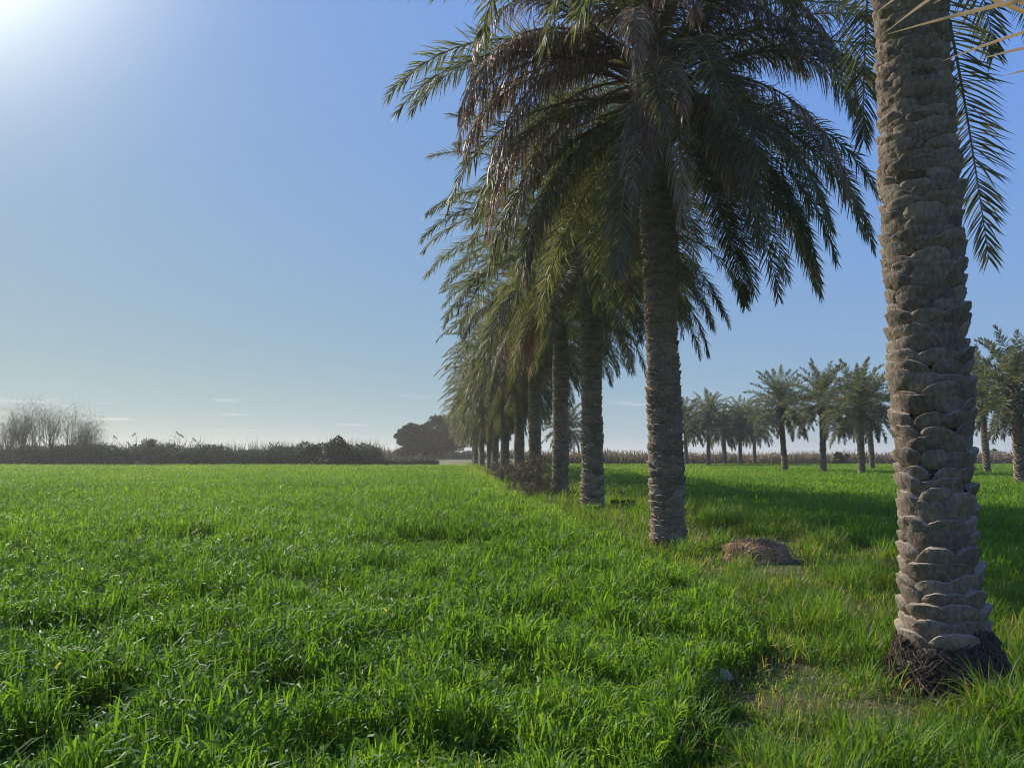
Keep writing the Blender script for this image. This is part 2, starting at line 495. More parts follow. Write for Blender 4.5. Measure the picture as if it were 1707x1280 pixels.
AGES = 11
def frond_set(pairs, seg, lw, L, lmax, tagname, seeds=2, stiff=0.0):
    out = []
    for a in range(AGES):
        t = a / (AGES - 1)
        lst = []
        for sd in range(seeds):
            r = np.random.default_rng(100 * a + sd)
            e0 = 84 - 128 * t ** 1.05 + r.uniform(-4, 4)
            e1 = e0 - (62 + 22 * math.sin(math.pi * t)) + r.uniform(-10, 10)
            e1 += stiff * 34 * (1 - t)
            e1 = max(e1, -84 + r.uniform(0, 5))
            lst.append(frond_mesh('frond', L=L * (.82 + .22 * math.sin(math.pi * min(1, .25 + t * .7))), e0=e0, e1=e1, pairs=pairs, seg=seg, lw=lw, lmax=lmax,
                                  lift=.35 + .6 * stiff, g=(.05 + .30 * t) * (1 - .6 * stiff), seed=a * 7 + sd))
        out.append(lst)
    dead = [frond_mesh('dead_frond', L=L * .92, e0=e0, e1=-84, pairs=int(pairs * .9), seg=seg, lw=lw * .95, lmax=lmax * 1.15, g=1.3, dead=True, seed=900 + k, power=.8 if k < 4 else 1.15)
            for k, e0 in enumerate((12, -5, -20, -38, 42, 30))]
    return out, dead


SETS = {
    'near': frond_set(165, 3, .021, 4.6, .56, 'near'),
    'mid': frond_set(100, 2, .036, 4.5, .55, 'mid', 1),
    'far': frond_set(64, 2, .055, 4.4, .54, 'far', 1),
    'small': frond_set(70, 2, .060, 3.45, .50, 'small', 2, 1.0),
}


# ------------------------------------------------------------------ palm trunks
def trunk_mesh(H, Rad, nu, nv, seed, fine=1.0, root=False, boots=True, lowsize=.105, topsize=.062, zswitch=3.4):
    r = np.random.default_rng(seed)
    acc = Acc()
    # fibrous core
    nz = max(8, int(H * 6)); sides = 20
    zc = np.linspace(-.25, H, nz)
    wob = lambda z: Rad * (1 + .05 * np.sin(z * 1.7 + seed) + .03 * np.sin(z * 4.1 + seed * 2) + .10 * sstep(.9, 0, z))
    P = np.stack([0 * zc, 0 * zc, zc], -1)
    V, qd = tube(P, wob(zc) * .90, sides)
    acc.add(V, qd, 0, .12)
    # leaf base stubs in staggered rows
    Z, TH, HH, WW = [], [], [], []
    z = .06; row = 0
    while z < H - .02:
        sz = np.interp(z, [0, zswitch - .6, zswitch + .4, H], [lowsize, lowsize * .9, topsize, topsize]) / fine
        cnt = int(round(TAU * Rad / (sz * np.interp(z, [0, zswitch - .6, zswitch + .4], [2.2, 2.2, 2.9]))))
        for c in range(cnt):
            TH.append((c + .5 * (row % 2) + r.normal(0, .10)) / cnt * TAU + row * .13)
            Z.append(z + r.normal(0, sz * .13)); HH.append(sz * r.uniform(1.2, 1.65)); WW.append(TAU * Rad / cnt * r.uniform(.62, .84))
        z += sz * r.uniform(.86, 1.02); row += 1
    Z, TH, HH, WW = map(np.array, (Z, TH, HH, WW)); S = len(Z)
    u = np.linspace(-1, 1, nu); v = np.concatenate([np.linspace(0, 1, nv), [1.0, 1.0, 1.0]])
    cap = np.zeros(nv + 3); cap[nv + 1] = .5; cap[nv + 2] = 1.0
    dep = .066 * (HH / HH.max()) ** .22 * r.uniform(.7, 1.3, S) / fine ** .3
    skew = r.normal(0, .14, S); sag = r.uniform(.20, .55, S) * np.interp(Z, [zswitch - .6, zswitch + .4], [1, .6])
    U = u[None, None, :]; Vv = v[None, :, None]
    half = (WW[:, None, None]) * (1 - .22 * Vv ** 2)
    ang = TH[:, None, None] + U * half / Rad
    bul = (1 - np.abs(U) ** 3) ** .55
    rr = wob(Z)[:, None, None] * .905 + dep[:, None, None] * np.interp(Vv, [0, .12, .5, .9, 1], [.02, .38, .74, 1, 1]) * (.45 + .55 * bul)
    capd = cap[None, :, None]
    rr = rr * (1 - capd) + wob(Z)[:, None, None] * .86 * capd
    zz = Z[:, None, None] + HH[:, None, None] * ((.30 + .4 * skew[:, None, None]) * U ** 2 * (1 - Vv) + Vv * (1 - sag[:, None, None] * np.abs(U) ** 2.6) + skew[:, None, None] * U * .5) + capd * .12 * HH[:, None, None]
    if nu > 4:
        rr = rr + .022 * (fbm(ang * 7.3 * Rad / .25 + 40, zz * 24, seed + 3, 4) - .5) + r.normal(0, .0022, rr.shape)
        zz = zz + .026 * (fbm(ang * 6.1 + 11, zz * 9 + Z[:, None, None] * 31, seed + 9, 3) - .5)
    G = np.stack([rr * np.cos(ang), rr * np.sin(ang), zz], -1)
    n1, n2 = nv + 3, nu
    G[:, nv] = G[:, nv - 1]      # own edge for the cut face, so that it stays crisp
    b = (np.arange(S) * n1 * n2)[:, None, None] + (np.delete(np.arange(n1 - 1), nv - 1) * n2)[None, :, None] + np.arange(n2 - 1)[None, None]
    qd = np.stack([b, b + 1, b + n2 + 1, b + n2], -1).reshape(-1, 4)
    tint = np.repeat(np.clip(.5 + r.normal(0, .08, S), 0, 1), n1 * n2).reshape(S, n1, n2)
    tint[:, nv:, :] += .22  # pale cut ends; the lighter tint also paints in a sunlit ledge
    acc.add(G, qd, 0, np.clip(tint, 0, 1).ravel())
    if boots:      # cut leaf stalks standing out under the crown
        nb = int(46 / fine ** .5)
        for k in range(nb):
            th = k * 2.39996; z0 = H - .95 + .95 * k / nb
            d = np.array([math.cos(th), math.sin(th), 0])
            ln = r.uniform(.16, .34)
            P = [d * Rad * .75 + [0, 0, z0], d * (Rad * .95 + ln * .35) + [0, 0, z0 + ln * .55], d * (Rad + ln * .75) + [0, 0, z0 + ln * 1.15]]
            V, qd = tube(np.array(P), [.085, .06, .038], 5)
            acc.add(V, qd, 0, .45)
    return acc.build('trunk', [M['trunk']], smooth=True)


def root_mesh(Rad, seed, size=1.0):
    """Dark mass of short matted roots round the foot of the nearest palm."""
    r = np.random.default_rng(seed); acc = Acc()
    nt_, nz = 96, 26
    th = np.arange(nt_) / nt_ * TAU; zz = np.linspace(-.1, .50, nz)
    TH, ZZ_ = np.meshgrid(th, zz)
    bul = np.interp(zz, [-.1, .05, .2, .34, .50], [.47, .46, .42, .36, .26])[:, None] * size
    lop = 1 + .08 * np.cos(TH + .25) + .07 * np.cos(2 * TH + 1.2)
    nse = fbm(np.cos(TH) * 6 + 9 + ZZ_ * 9, np.sin(TH) * 6 + 4 + ZZ_ * 11, seed, 4) - .5
    RR = bul * lop * (1 + .42 * nse)
    hi = 1 + .35 * (fbm(np.cos(TH) * 1.6 + 3, np.sin(TH) * 1.6 + 3, seed + 5) - .5)
    V = np.stack([RR * np.cos(TH), RR * np.sin(TH), ZZ_ * hi], -1)
    i = np.arange(nz - 1)[:, None] * nt_; j = np.arange(nt_)[None]; j2 = (j + 1) % nt_
    qd = np.stack([i + j, i + j2, i + nt_ + j2, i + nt_ + j], -1).reshape(-1, 4)
    acc.add(V, qd, 0, .35)
    for k in range(2600):
        a = r.uniform(0, TAU); z0 = r.uniform(.02, .44)
        rb = np.interp(z0, [0, .2, .34, .5], [.47, .42, .36, .27]) * (1 + .08 * math.cos(a + .25) + .07 * math.cos(2 * a + 1.2)) * size
        d = np.array([math.cos(a), math.sin(a), 0]); ln = r.uniform(.04, .14)
        tng = np.array([-d[1], d[0], 0]) * r.normal(0, .9)
        P = [d * (rb - .03) + [0, 0, z0], d * (rb + ln * .14) + tng * ln * .4 + [0, 0, z0 - ln * .2], d * (rb + ln * .10) + tng * ln * .9 + [0, 0, z0 - ln * .8]]
        V, qd = tube(np.array(P), [.005, .004, .002], 4)
        acc.add(V, qd, 0, r.uniform(.1, 1))
    return acc.build('root_mass', [M['root']], smooth=False)


TRUNKS = {}
def trunk_for(lod, H, Rad, seed):
    key = (lod, round(H, 1), seed % 3)
    if key not in TRUNKS:
        nu, nv, fine = {'near': (7, 4, 1.0), 'mid': (4, 3, 1.0), 'far': (3, 2, .75), 'small': (3, 2, .7)}[lod]
        TRUNKS[key] = trunk_mesh(H, Rad, nu, nv, seed % 3 + 5, fine)
    return TRUNKS[key]


GOLD = 2.399963
def place_fronds(root, lod, H, nf, nd, seed, scale=1.0, amin=0.0, amax=1.0, skip=None, extra=()):
    """Each frond an object of its own under its palm."""
    r = np.random.default_rng(seed)
    green, dead = SETS[lod]
    for k in range(nf):
        t = amin + (amax - amin) * ((k + .5) / nf) ** .85
        az = k * GOLD + seed * 1.7 + r.normal(0, .12)
        if skip and skip(az % TAU, t): continue
        lst = green[int(round(t * (AGES - 1)))]
        rr = .05 + .17 * t
        obj('frond', lst[k % len(lst)], root, (rr * math.cos(az), rr * math.sin(az), H + .55 * (1 - t) - .45 * t), az, scale * r.uniform(.9, 1.08))
    for k in range(nd):
        az = k * GOLD * 1.31 + seed * .9 + r.normal(0, .2)
        if skip and skip(az % TAU, 1.0): continue
        obj('dead_frond', dead[(0, 1, 5, 2)[k % 4]], root, (.24 * math.cos(az), .24 * math.sin(az), H - .5 - r.uniform(0, .35)), az, scale * (.55 if k % 4 == 3 else r.uniform(.7, .92)))
    for kind, idx, az, dz, sc in extra:
        me = dead[idx] if kind == 'dead' else green[idx][0]
        obj('dead_frond' if kind == 'dead' else 'frond', me, root, (.2 * math.cos(az), .2 * math.sin(az), H + dz), az, sc)


def merged_crown(lod, nf, nd, seed):
    """Crown of a palm too far off to tell its fronds apart, as one mesh."""
    r = np.random.default_rng(seed)
    green, dead = SETS[lod]
    Vs, Qs, Is, Ts, off = [], [], [], [], 0
    for k in range(nf + nd):
        if k < nf:
            t = ((k + .5) / nf) ** .8; me = green[int(round(t * (AGES - 1)))][0]; az = k * GOLD + seed; zz = .55 * (1 - t) - .45 * t; mo = 0
        else:
            me = dead[(0, 1, 5)[k % 3]]; az = k * GOLD * 1.31 + seed; zz = -.6; mo = 2
        n = len(me.vertices); co = np.empty(n * 3, np.float32); me.vertices.foreach_get('co', co); co = co.reshape(-1, 3) * r.uniform(.9, 1.08)
        c, s_ = math.cos(az), math.sin(az)
        co = np.stack([co[:, 0] * c - co[:, 1] * s_ + .15 * c, co[:, 0] * s_ + co[:, 1] * c + .15 * s_, co[:, 2] + zz], -1)
        f = np.empty(len(me.loops), np.int32); me.loops.foreach_get('vertex_index', f)
        mi = np.empty(len(me.polygons), np.int32); me.polygons.foreach_get('material_index', mi)
        tt = np.empty(n, np.float32); me.attributes['tint'].data.foreach_get('value', tt)
        tt = np.clip(tt + r.uniform(-.25, .25), 0, 1)
        Vs.append(co); Qs.append(f.reshape(-1, 4) + off); Is.append(mi + mo); Ts.append(tt); off += n
    return mesh('crown', np.concatenate(Vs), [np.concatenate(Qs)], [M['frond'], M['rachis'], M['dead'], M['dryrachis']], np.concatenate(Is), tint=np.concatenate(Ts))


def palm(x, y, label, group):
    e = bpy.data.objects.new('date_palm', None); COL.objects.link(e)
    e.empty_display_size = .3
    e.location = (float(x), float(y), float(ground_z(np.array(x), np.array(y))))
    return tag(e, label, 'palm tree', group)


ROWG = 'date palms in the long row beside the wheat'
# nearest palm
b1 = (3.0, 5.36)
p = palm(*b1, 'date palm with the thickest trunk, its scales rising above a dark root mass', ROWG)
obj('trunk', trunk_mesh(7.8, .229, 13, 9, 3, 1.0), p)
obj('root_mass', root_mesh(.3, 4, .78), p)


def skip1(az, t):
    # low fronds on the sunward side are left out to let sunlight past
    return t > .22 and R(105) < az < R(215)
place_fronds(p, 'near', 8.0, 46, 0, 3, 1.0, 0, .48, skip=skip1,
             extra=(('green', 8, R(70), -.3, .9), ('green', 7, R(158), .1, 1.0), ('green', 6, R(40), .1, 1.0), ('green', 6, R(20), .1, 1.0)))


obj('frond', frond_mesh('frond', L=3.6, e0=-58, e1=-67, pairs=150, seg=3, lw=.018, lmax=.42, g=.16, seed=77, yaw=.15), p, (.12, .12, 6.55), R(43))
obj('frond', frond_mesh('frond', L=2.3, e0=-40, e1=-70, pairs=100, seg=3, lw=.018, lmax=.40, g=.2, seed=79, yaw=.2), p, (.1, .1, 6.9), R(33))
obj('frond', frond_mesh('frond', L=3.7, e0=-12, e1=-78, pairs=140, seg=3, lw=.019, lmax=.46, g=.2, seed=78, yaw=.15), p, (-.1, .12, 7.2), R(172))
obj('frond', frond_mesh('frond', L=3.4, e0=-8, e1=-70, pairs=140, seg=3, lw=.019, lmax=.46, g=.2, seed=80, yaw=.15), p, (-.1, .12, 7.4), R(150))


def spiny_frond():
    """Bare drooping stalk with long pale spines, close to the viewer beyond the upper right."""
    acc = Acc()
    top = np.array([b1[0] + .15, b1[1] - .25, 7.2]); low = at(1800, 330, 3.2)
    s = np.linspace(0, 1, 18)[:, None]
    mid = np.array([(top[0] + low[0]) / 2 + .35, 3.9, 6.6])
    P = (1 - s) ** 2 * top + 2 * s * (1 - s) * mid + s * s * low
    V, qd = tube(P, np.interp(s[:, 0], [0, 1], [.04, .012]), 6); acc.add(V, qd, 1, .5)
    for (ax, ay, Ya), (tx, ty, Yt), w in (((1790, -18, 3.25), (1480, 57, 3.1), .017), ((1640, -60, 3.3), (1479, 52, 3.2), .013), ((1560, -40, 3.3), (1465, 18, 3.2), .013),
                                          ((1650, -28, 3.3), (1556, 6, 3.2), .014), ((1790, 30, 3.25), (1572, 102, 3.1), .013), ((1795, 66, 3.2), (1631, 100, 3.1), .013),
                                          ((1798, 105, 3.2), (1673, 127, 3.1), .012), ((1800, 150, 3.2), (1735, 172, 3.1), .012)):
        A, B = at(ax, ay, Ya), at(tx, ty, Yt)
        j = P[np.argmin(np.linalg.norm(P - A, axis=1))]
        Pm = (A + B) / 2 + np.array([0, 0, .022])
        k = np.linspace(0, 1, 7)[:, None]
        C = (1 - k) ** 2 * A + 2 * k * (1 - k) * Pm + k * k * B
        C = np.concatenate([[j], C])
        V, qd = tube(C, np.interp(np.linspace(0, 1, 8), [0, .2, .7, 1], [.8, .75, .5, .06]) * w, 5); acc.add(V, qd, 0, .6)
    return acc.build('spiny_frond', [M['spine'], M['dryrachis']], smooth=True)
sf = obj('spiny_frond', spiny_frond()); sf.parent = p
sf.matrix_parent_inverse = p.matrix_world.inverted()
bpy.context.view_layer.update()
sf.matrix_parent_inverse = p.matrix_world.inverted()

rowY = [12.7, 19.9, 27.0, 34.2, 41.5, 48.5, 55.5, 62.5, 69.5, 76.5, 84, 91, 98, 105, 113, 121]
rowX = [2.62, 2.12, 1.72]
ordinal = ['second', 'third', 'fourth', 'fifth', 'sixth', 'seventh', 'eighth', 'ninth', 'tenth', 'eleventh', 'twelfth', 'thirteenth', 'fourteenth', 'fifteenth', 'sixteenth', 'seventeenth']
look = {0: 'second palm of the row, long brown dead fronds sweeping from its great dark crown',
        1: 'third palm of the row, slim ringed trunk with small weeds at its foot',
        2: 'fourth palm of the row, dark trunk with a dry bush against its foot',
        3: 'fifth palm of the row, very dark trunk behind the dry brown bush'}
far_crowns = [merged_crown('far', 76, 12, sd) for sd in (1, 2, 3)]
for k, Y in enumerate(rowY):
    x = rowX[k] if k < len(rowX) else row_x(Y) + .25 * math.sin(k * 2.3)
    lab = look.get(k) or f'{ordinal[k]} palm counted along the row of palms edging the wheat'
    p = palm(x, Y, lab, ROWG)
    r = np.random.default_rng(70 + k)
    H = 7.9 if k == 0 else (7.5 if k < 4 else 6.8) + r.uniform(-.4, .4)
    H = round(H, 1)
    p.rotation_euler = (R(r.normal(0, .8)), R(r.normal(0, .9)), 0)
    if k < 7:
        lod = 'near' if k < 3 else 'mid'
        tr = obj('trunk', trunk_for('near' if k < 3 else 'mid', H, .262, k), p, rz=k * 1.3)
        if k == 0:
            ex = (('green', 9, R(350), -.2, 1.0), ('green', 8, R(15), -.2, 1.05), ('green', 9, R(320), -.1, 1.0), ('green', 8, R(335), .0, 1.08), ('green', 9, R(40), -.2, 1.0), ('green', 7, R(5), .1, 1.05), ('green', 9, R(188), -.1, .95),
                  ('dead', 4, R(176), .7, 1.0), ('dead', 5, R(193), .6, .97), ('dead', 4, R(205), .8, .98), ('dead', 5, R(180), .1, .95), ('dead', 0, R(198), .6, 1.0), ('dead', 4, R(262), .7, .9), ('dead', 5, R(305), .5, .95),
                  ('dead', 0, R(186), -.1, .96), ('dead', 0, R(172), .25, 1.0), ('dead', 1, R(196), .0, .95), ('dead', 1, R(176), .2, .95), ('dead', 0, R(262), .3, 1.0),
                  ('dead', 2, R(200), -.3, 1.0), ('dead', 0, R(330), .1, 1.0), ('dead', 1, R(250), -.2, .9), ('dead', 0, R(204), .5, .98),
                  ('dead', 4, R(196), .3, .95), ('dead', 5, R(188), .2, 1.0), ('dead', 5, R(170), .4, .98), ('dead', 5, R(252), .1, .95), ('dead', 4, R(270), .3, .95), ('dead', 5, R(292), .2, .95),
                  ('dead', 5, R(202), .5, 1.0), ('dead', 4, R(160), .6, .98), ('dead', 5, R(318), .3, .95), ('dead', 4, R(184), .4, .95), ('dead', 1, R(281), .0, .9), ('dead', 5, R(345), .2, 1.0))
            place_fronds(p, lod, H, 96, 9, 5 + k, 1.0, amax=.97, extra=ex, skip=lambda a_, t_: t_ > .45 and R(205) < a_ < R(246))
        else:
            place_fronds(p, lod, H, 92, 12, 5 + k, 1.0, amax=.86 if k < 4 else .98, skip=(lambda a_, t_: t_ > .5 and R(208) < a_ < R(243)) if k < 3 else None)
    else:
        lod = 'mid' if k < 9 else 'far'
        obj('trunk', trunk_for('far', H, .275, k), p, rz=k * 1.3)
        obj('crown', far_crowns[k % 3], p, (0, 0, H), k * 2.1, 1.06)

# palms standing in the field on the right
FG = 'smaller date palms standing in the field behind the row'
fieldp = [  # px, base y, top y, label
    (1437, 788, 619, 'tallest field palm beside the thickest trunk, another palm half hidden behind it'),
    (1372, 785, 622, 'field palm in the middle of the three tall ones between the trunks'),
    (1309, 783, 631, 'field palm with a slightly leaning trunk, first of the three tall ones'),
    (1454, 780.5, 634, 'field palm partly hidden behind the tallest one'),
    (1181, 775, 664, 'small field palm standing alone with a full round crown beside the second trunk'),
    (1144, 774.5, 676, 'small field palm half covered by the second trunk of the row'),
    (1209, 774, 684, 'low field palm with a dark shaded crown between two small ones'),
    (1234, 774, 676, 'small field palm with bare pale stalks under its crown'),
    (1258, 773, 680, 'small dark field palm under the fronds of the leaning one'),
    (1646, 787, 600, 'field palm seen just past the thickest trunk, low drooping skirt of fronds'),
    (1702, 803, 568, 'largest field palm, at the edge of view with a tall spreading crown'),
    (945, 775, 684, 'small field palm glimpsed between the third and fourth trunks'),
    (1800, 792, 600, None)]
for k, (px, by, ty, lab) in enumerate(fieldp):
    if lab is None: continue
    Y = (EYE - .2) * F / (by - 757)
    Y = min(Y, 108)
    top = at(px, ty, Y)[2]
    x = at(px, by, Y)[0]
    p = palm(x, Y, lab, FG)
    sc = .88 if Y < 45 else 1.0 if Y < 90 else 1.05
    gap = 2.75
    H = round(max(3.2, top - gap) * 5) / 5
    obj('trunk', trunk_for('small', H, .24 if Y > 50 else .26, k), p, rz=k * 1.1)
    place_fronds(p, 'small', H, 58, 4, 40 + k, sc, amax=.9)
    p.rotation_euler = (R(1.2 * math.sin(k * 3.1)), R(-2.5 if k == 2 else 1.6 * math.sin(k * 1.9)), 0)


# ------------------------------------------------------------------ shrubs, trees, reeds
def leaf_cloud(r, C, size, aspect=.5, up=0.0):
    """One small leaf quad at each point."""
    m = len(C)
    d = norm(r.normal(0, 1, (m, 3)) + np.array([0, 0, up])); s_ = norm(np.cross(d, r.normal(0, 1, (m, 3))))
    sz = size * r.uniform(.6, 1.35, m)[:, None]
    Cc = np.stack([C - d * sz, C, C + d * sz], 1)
    W = np.stack([s_ * sz * aspect * .3, s_ * sz * aspect, s_ * sz * aspect * .1], 1)
    return strips(Cc, W, np.clip(r.normal(.5, .22, m), 0, 1))


def branching(r, acc, p0, d0, ln, rad, depth, tips, spread=.5, up=.25, sides=5, kids=(2, 4)):
    n = 5; P = [np.array(p0, float)]; d = np.array(d0, float)
    for k in range(n):
        d = norm(d + r.normal(0, .16, 3) + np.array([0, 0, up * .15]))
        P.append(P[-1] + d * ln / n)
    rr = np.linspace(rad, rad * .55, n + 1)
    V, qd = tube(np.array(P), rr, sides); acc.add(V, qd, 0, .5)
    if depth == 0:
        tips.append((P[-1], d)); return
    for k in range(r.integers(*kids) + 1):
        j = r.integers(2, n + 1)
        dd = norm(d + r.normal(0, spread, 3) + np.array([0, 0, up]))
        branching(r, acc, P[j], dd, ln * r.uniform(.55, .8), rr[j] * .7, depth - 1, tips, spread, up, max(3, sides - 1), kids)


def tamarisk(px, Y, H, seed, label, dens=1.0):
    r = np.random.default_rng(seed)
    c = at(px, 757, Y); x = c[0]; z = float(ground_z(np.array(x), np.array(Y)))
    e = bpy.data.objects.new('tamarisk_tree', None); COL.objects.link(e); e.location = (x, Y, z); tag(e, label, 'tree', 'bare wispy trees above the reed bed')
    acc = Acc(); tips = []
    for k in range(4):
        a = r.uniform(0, TAU)
        branching(r, acc, (r.normal(0, .3), r.normal(0, .3), -.1), norm(np.array([math.cos(a) * .35, math.sin(a) * .35, 1])), H * .42, .11, 3, tips, .34, .42, 5, (2, 4))
    P = np.concatenate(acc.V); sc = H / P[:, 2].max()
    acc.V = [v * np.array([.9, .9, sc]) for v in acc.V]
    obj('trunk', acc.build('trunk', [M['bark']]), e)
    T = np.array([t[0] * np.array([.9, .9, sc]) for t in tips])
    m = int(len(T) * 9 * dens)
    C = T[r.integers(0, len(T), m)] + r.normal(0, .8, (m, 3)) * np.array([1.0, 1.0, .9])
    cl = fbm(C[:, 0] * .9 + 20, C[:, 2] * .9 + C[:, 1] * .4, seed)
    C = C[cl > .36]
    V, qd, t = leaf_cloud(r, C, .30, .035, 1.1)
    obj('crown', mesh('crown', V, [qd], M['greyleaf'], tint=t), e)


TB = 96
tamarisk(4, TB + 2, 6.7, 1, 'wispy tamarisk tree at the very edge, densest twigs of the group', 1.4)
tamarisk(38, TB + 3, 8.2, 2, 'tallest thin topped tamarisk tree in the sparse group above the reeds')
tamarisk(88, TB + 1, 7.6, 3, 'tamarisk tree with a rounded tuft at its top, third from the edge', 1.2)
tamarisk(116, TB + 2, 7.7, 4, 'tamarisk tree with a narrow leafy top and open forked branches', 1.1)
tamarisk(150, TB + 1, 6.2, 5, 'shorter tamarisk tree leaning away from its group over the hedge')
tamarisk(62, TB + 5, 7.2, 7, 'tamarisk tree standing back between the tallest and the round tufted one')
tamarisk(22, TB + 6, 6.8, 8, 'tamarisk tree behind the densest one, its stems half hidden')
tamarisk(133, TB + 6, 6.4, 9, 'lower tamarisk tree set back behind the narrow leafy one')


def broad_tree(px, base, Y, H, Wd, seed, label):
    r = np.random.default_rng(seed)
    c = at(px, base, Y); x = c[0]; z = float(ground_z(np.array(x), np.array(Y)))
    e = bpy.data.objects.new('broadleaf_tree', None); COL.objects.link(e); e.location = (x, Y, z); tag(e, label, 'tree', 'dark round trees beyond the end of the row')
    acc = Acc(); tips = []
    branching(r, acc, (0, 0, -.3), (0.05, 0, 1), H * .34, .36, 0, tips, sides=8)
    for k in range(7):
        a = k * TAU / 7 + r.normal(0, .3)
        branching(r, acc, (0, 0, H * .22 + r.uniform(0, H * .1)), norm(np.array([math.cos(a), math.sin(a), r.uniform(.5, 1.5)])), H * .42, .16, 1, tips, .5, .2, 5)
    obj('trunk', acc.build('trunk', [M['bark']]), e)
    pts = []
    for k in range(64):
        a = r.uniform(0, TAU); q_ = r.uniform(0, 1) ** .5; zz = r.uniform(.06, 1)
        env = math.sin(math.pi * min(1, .18 + .80 * zz)) ** .55
        cc = np.array([math.cos(a) * q_ * Wd * .42 * env, math.sin(a) * q_ * Wd * .42 * env, H * (.10 + .82 * zz)])
        s_ = r.uniform(.07, .16) * H
        nn = r.normal(0, 1, (260, 3)); nn = norm(nn) * (r.random((260, 1)) ** .35)
        pts.append(cc + nn * s_ * np.array([1.1, 1.1, .75]))
    C = np.concatenate(pts)
    V, qd, t = leaf_cloud(r, C, .27, .5)
    obj('crown', mesh('crown', V, [qd], M['darkleaf'], tint=t), e)


broad_tree(688, 765, 165, 7.8, 10.0, 11, 'dark dense broadleaf tree beyond the reeds with a short visible trunk')
broad_tree(733, 764, 172, 10.0, 12.0, 12, 'larger dark broadleaf tree close to the end of the palm row')


def shrub(px, base, Y, H, Wd, seed, label, mat, name='shrub', leaf=.12, n=2600, cone=False, cat='bush', group=None, asp=.35):
    r = np.random.default_rng(seed)
    x = at(px, base, Y)[0]; z = float(ground_z(np.array(x), np.array(Y)))
    e = bpy.data.objects.new(name, None); COL.objects.link(e); e.location = (x, Y, z); tag(e, label, cat, group)
    acc = Acc(); tips = []
    for k in range(7):
        a = k * TAU / 7 + r.normal(0, .3)
        branching(r, acc, (math.cos(a) * .08 * Wd, math.sin(a) * .08 * Wd, -.05), norm(np.array([math.cos(a) * .6, math.sin(a) * .6, 1.2])), H * .55, .02 + .006 * H, 2, tips, .5, .3, 4)
    P = np.concatenate(acc.V); sc = .95 * H / P[:, 2].max(); sx = min(1.0, .48 * Wd / np.abs(P[:, :2]).max())
    acc.V = [v * np.array([sx, sx, sc]) for v in acc.V]
    obj('stems', acc.build('stems', [M['bark']]), e).name = 'stem'
    pts = []
    for k in range(26):
        a = r.uniform(0, TAU); zz = r.uniform(.08, .93) ** (1.4 if cone else 1); env = (1.02 - zz) ** 1.5 if cone else math.sin(math.pi * min(1, .25 + .7 * zz)) ** .6
        q_ = r.random() ** .5
        cc = np.array([math.cos(a) * q_ * Wd * .42 * env, math.sin(a) * q_ * Wd * .42 * env, zz * H])
        pts.append(cc + norm(r.normal(0, 1, (n // 26, 3))) * r.random((n // 26, 1)) ** .4 * .15 * H * ((.35 + .85 * (1 - zz)) if cone else 1) * np.array([1, 1, .8]))
    if cone:
        zz = 1 - np.sqrt(r.random(n)); a = r.uniform(0, TAU, n); lobe = .55 + .75 * fbm(a * 2.2 + 30, zz * 6, seed)
        rad = Wd * .5 * (1 - zz) ** .85 * lobe * np.sqrt(r.uniform(.2, 1, n))
        pts = [np.stack([rad * np.cos(a) + r.normal(0, .07, n), rad * np.sin(a) + r.normal(0, .07, n), zz * H], -1)]
    C = np.concatenate(pts); C = C[C[:, 2] > .02]
    V, qd, t = leaf_cloud(r, C, leaf, asp, .3)
    obj('foliage', mesh('foliage', V, [qd], mat, tint=t), e)
    return e


shrub(563, 774, 94, 4.0, 7.5, 21, 'dark pointed bush rising out of the low hedge beyond the wheat', M['darkleaf'], leaf=.16, n=6000, cone=True)
shrub(245, 774, 94.5, 3.5, 3.0, 22, 'rounded grey bush standing up from the reed bed', M['greyleaf'], leaf=.15, n=2400)
shrub(520, 774, 94.5, 2.7, 3.2, 24, 'low dark bush beside the pointed bush in the hedge', M['darkleaf'], leaf=.16, n=2600)
shrub(1403, 770, 113, 1.9, 3.4, 23, 'small round green bush in the dry strip behind the field palms', M['darkleaf'], leaf=.15, n=1600)
shrub(1653, 766, 150, 2.3, 3.6, 25, 'lone dark bush on the horizon past the thickest palm trunk', M['darkleaf'], leaf=.18, n=1600)
shrub(893, 830, 25.6, 1.75, 1.9, 26, 'tall dry brown twiggy bush beside the fourth trunk', M['drybush'], name='dry_bush', leaf=.07, n=2600, asp=.12)
shrub(868, 815, 30, 1.5, 2.2, 27, 'lower dry bush spreading between the trunks of the row', M['drybush'], name='dry_bush', leaf=.08, n=2200, asp=.12)
shrub(845, 800, 37, 1.4, 2.4, 28, 'dry bush farther along the row by the sixth trunk', M['drybush'], name='dry_bush', leaf=.08, n=1600, asp=.14)
shrub(1040, 848, 20.5, .42, 1.3, 29, 'leafy green weed clump behind the third trunk', M['grass'], name='weed', leaf=.07, n=1200, cat='weed', asp=.3)
shrub(992, 850, 19.1, .38, .62, 30, 'small leafy weed against the foot of the third trunk', M['wheat'], name='weed', leaf=.05, n=700, cat='weed', asp=.35)


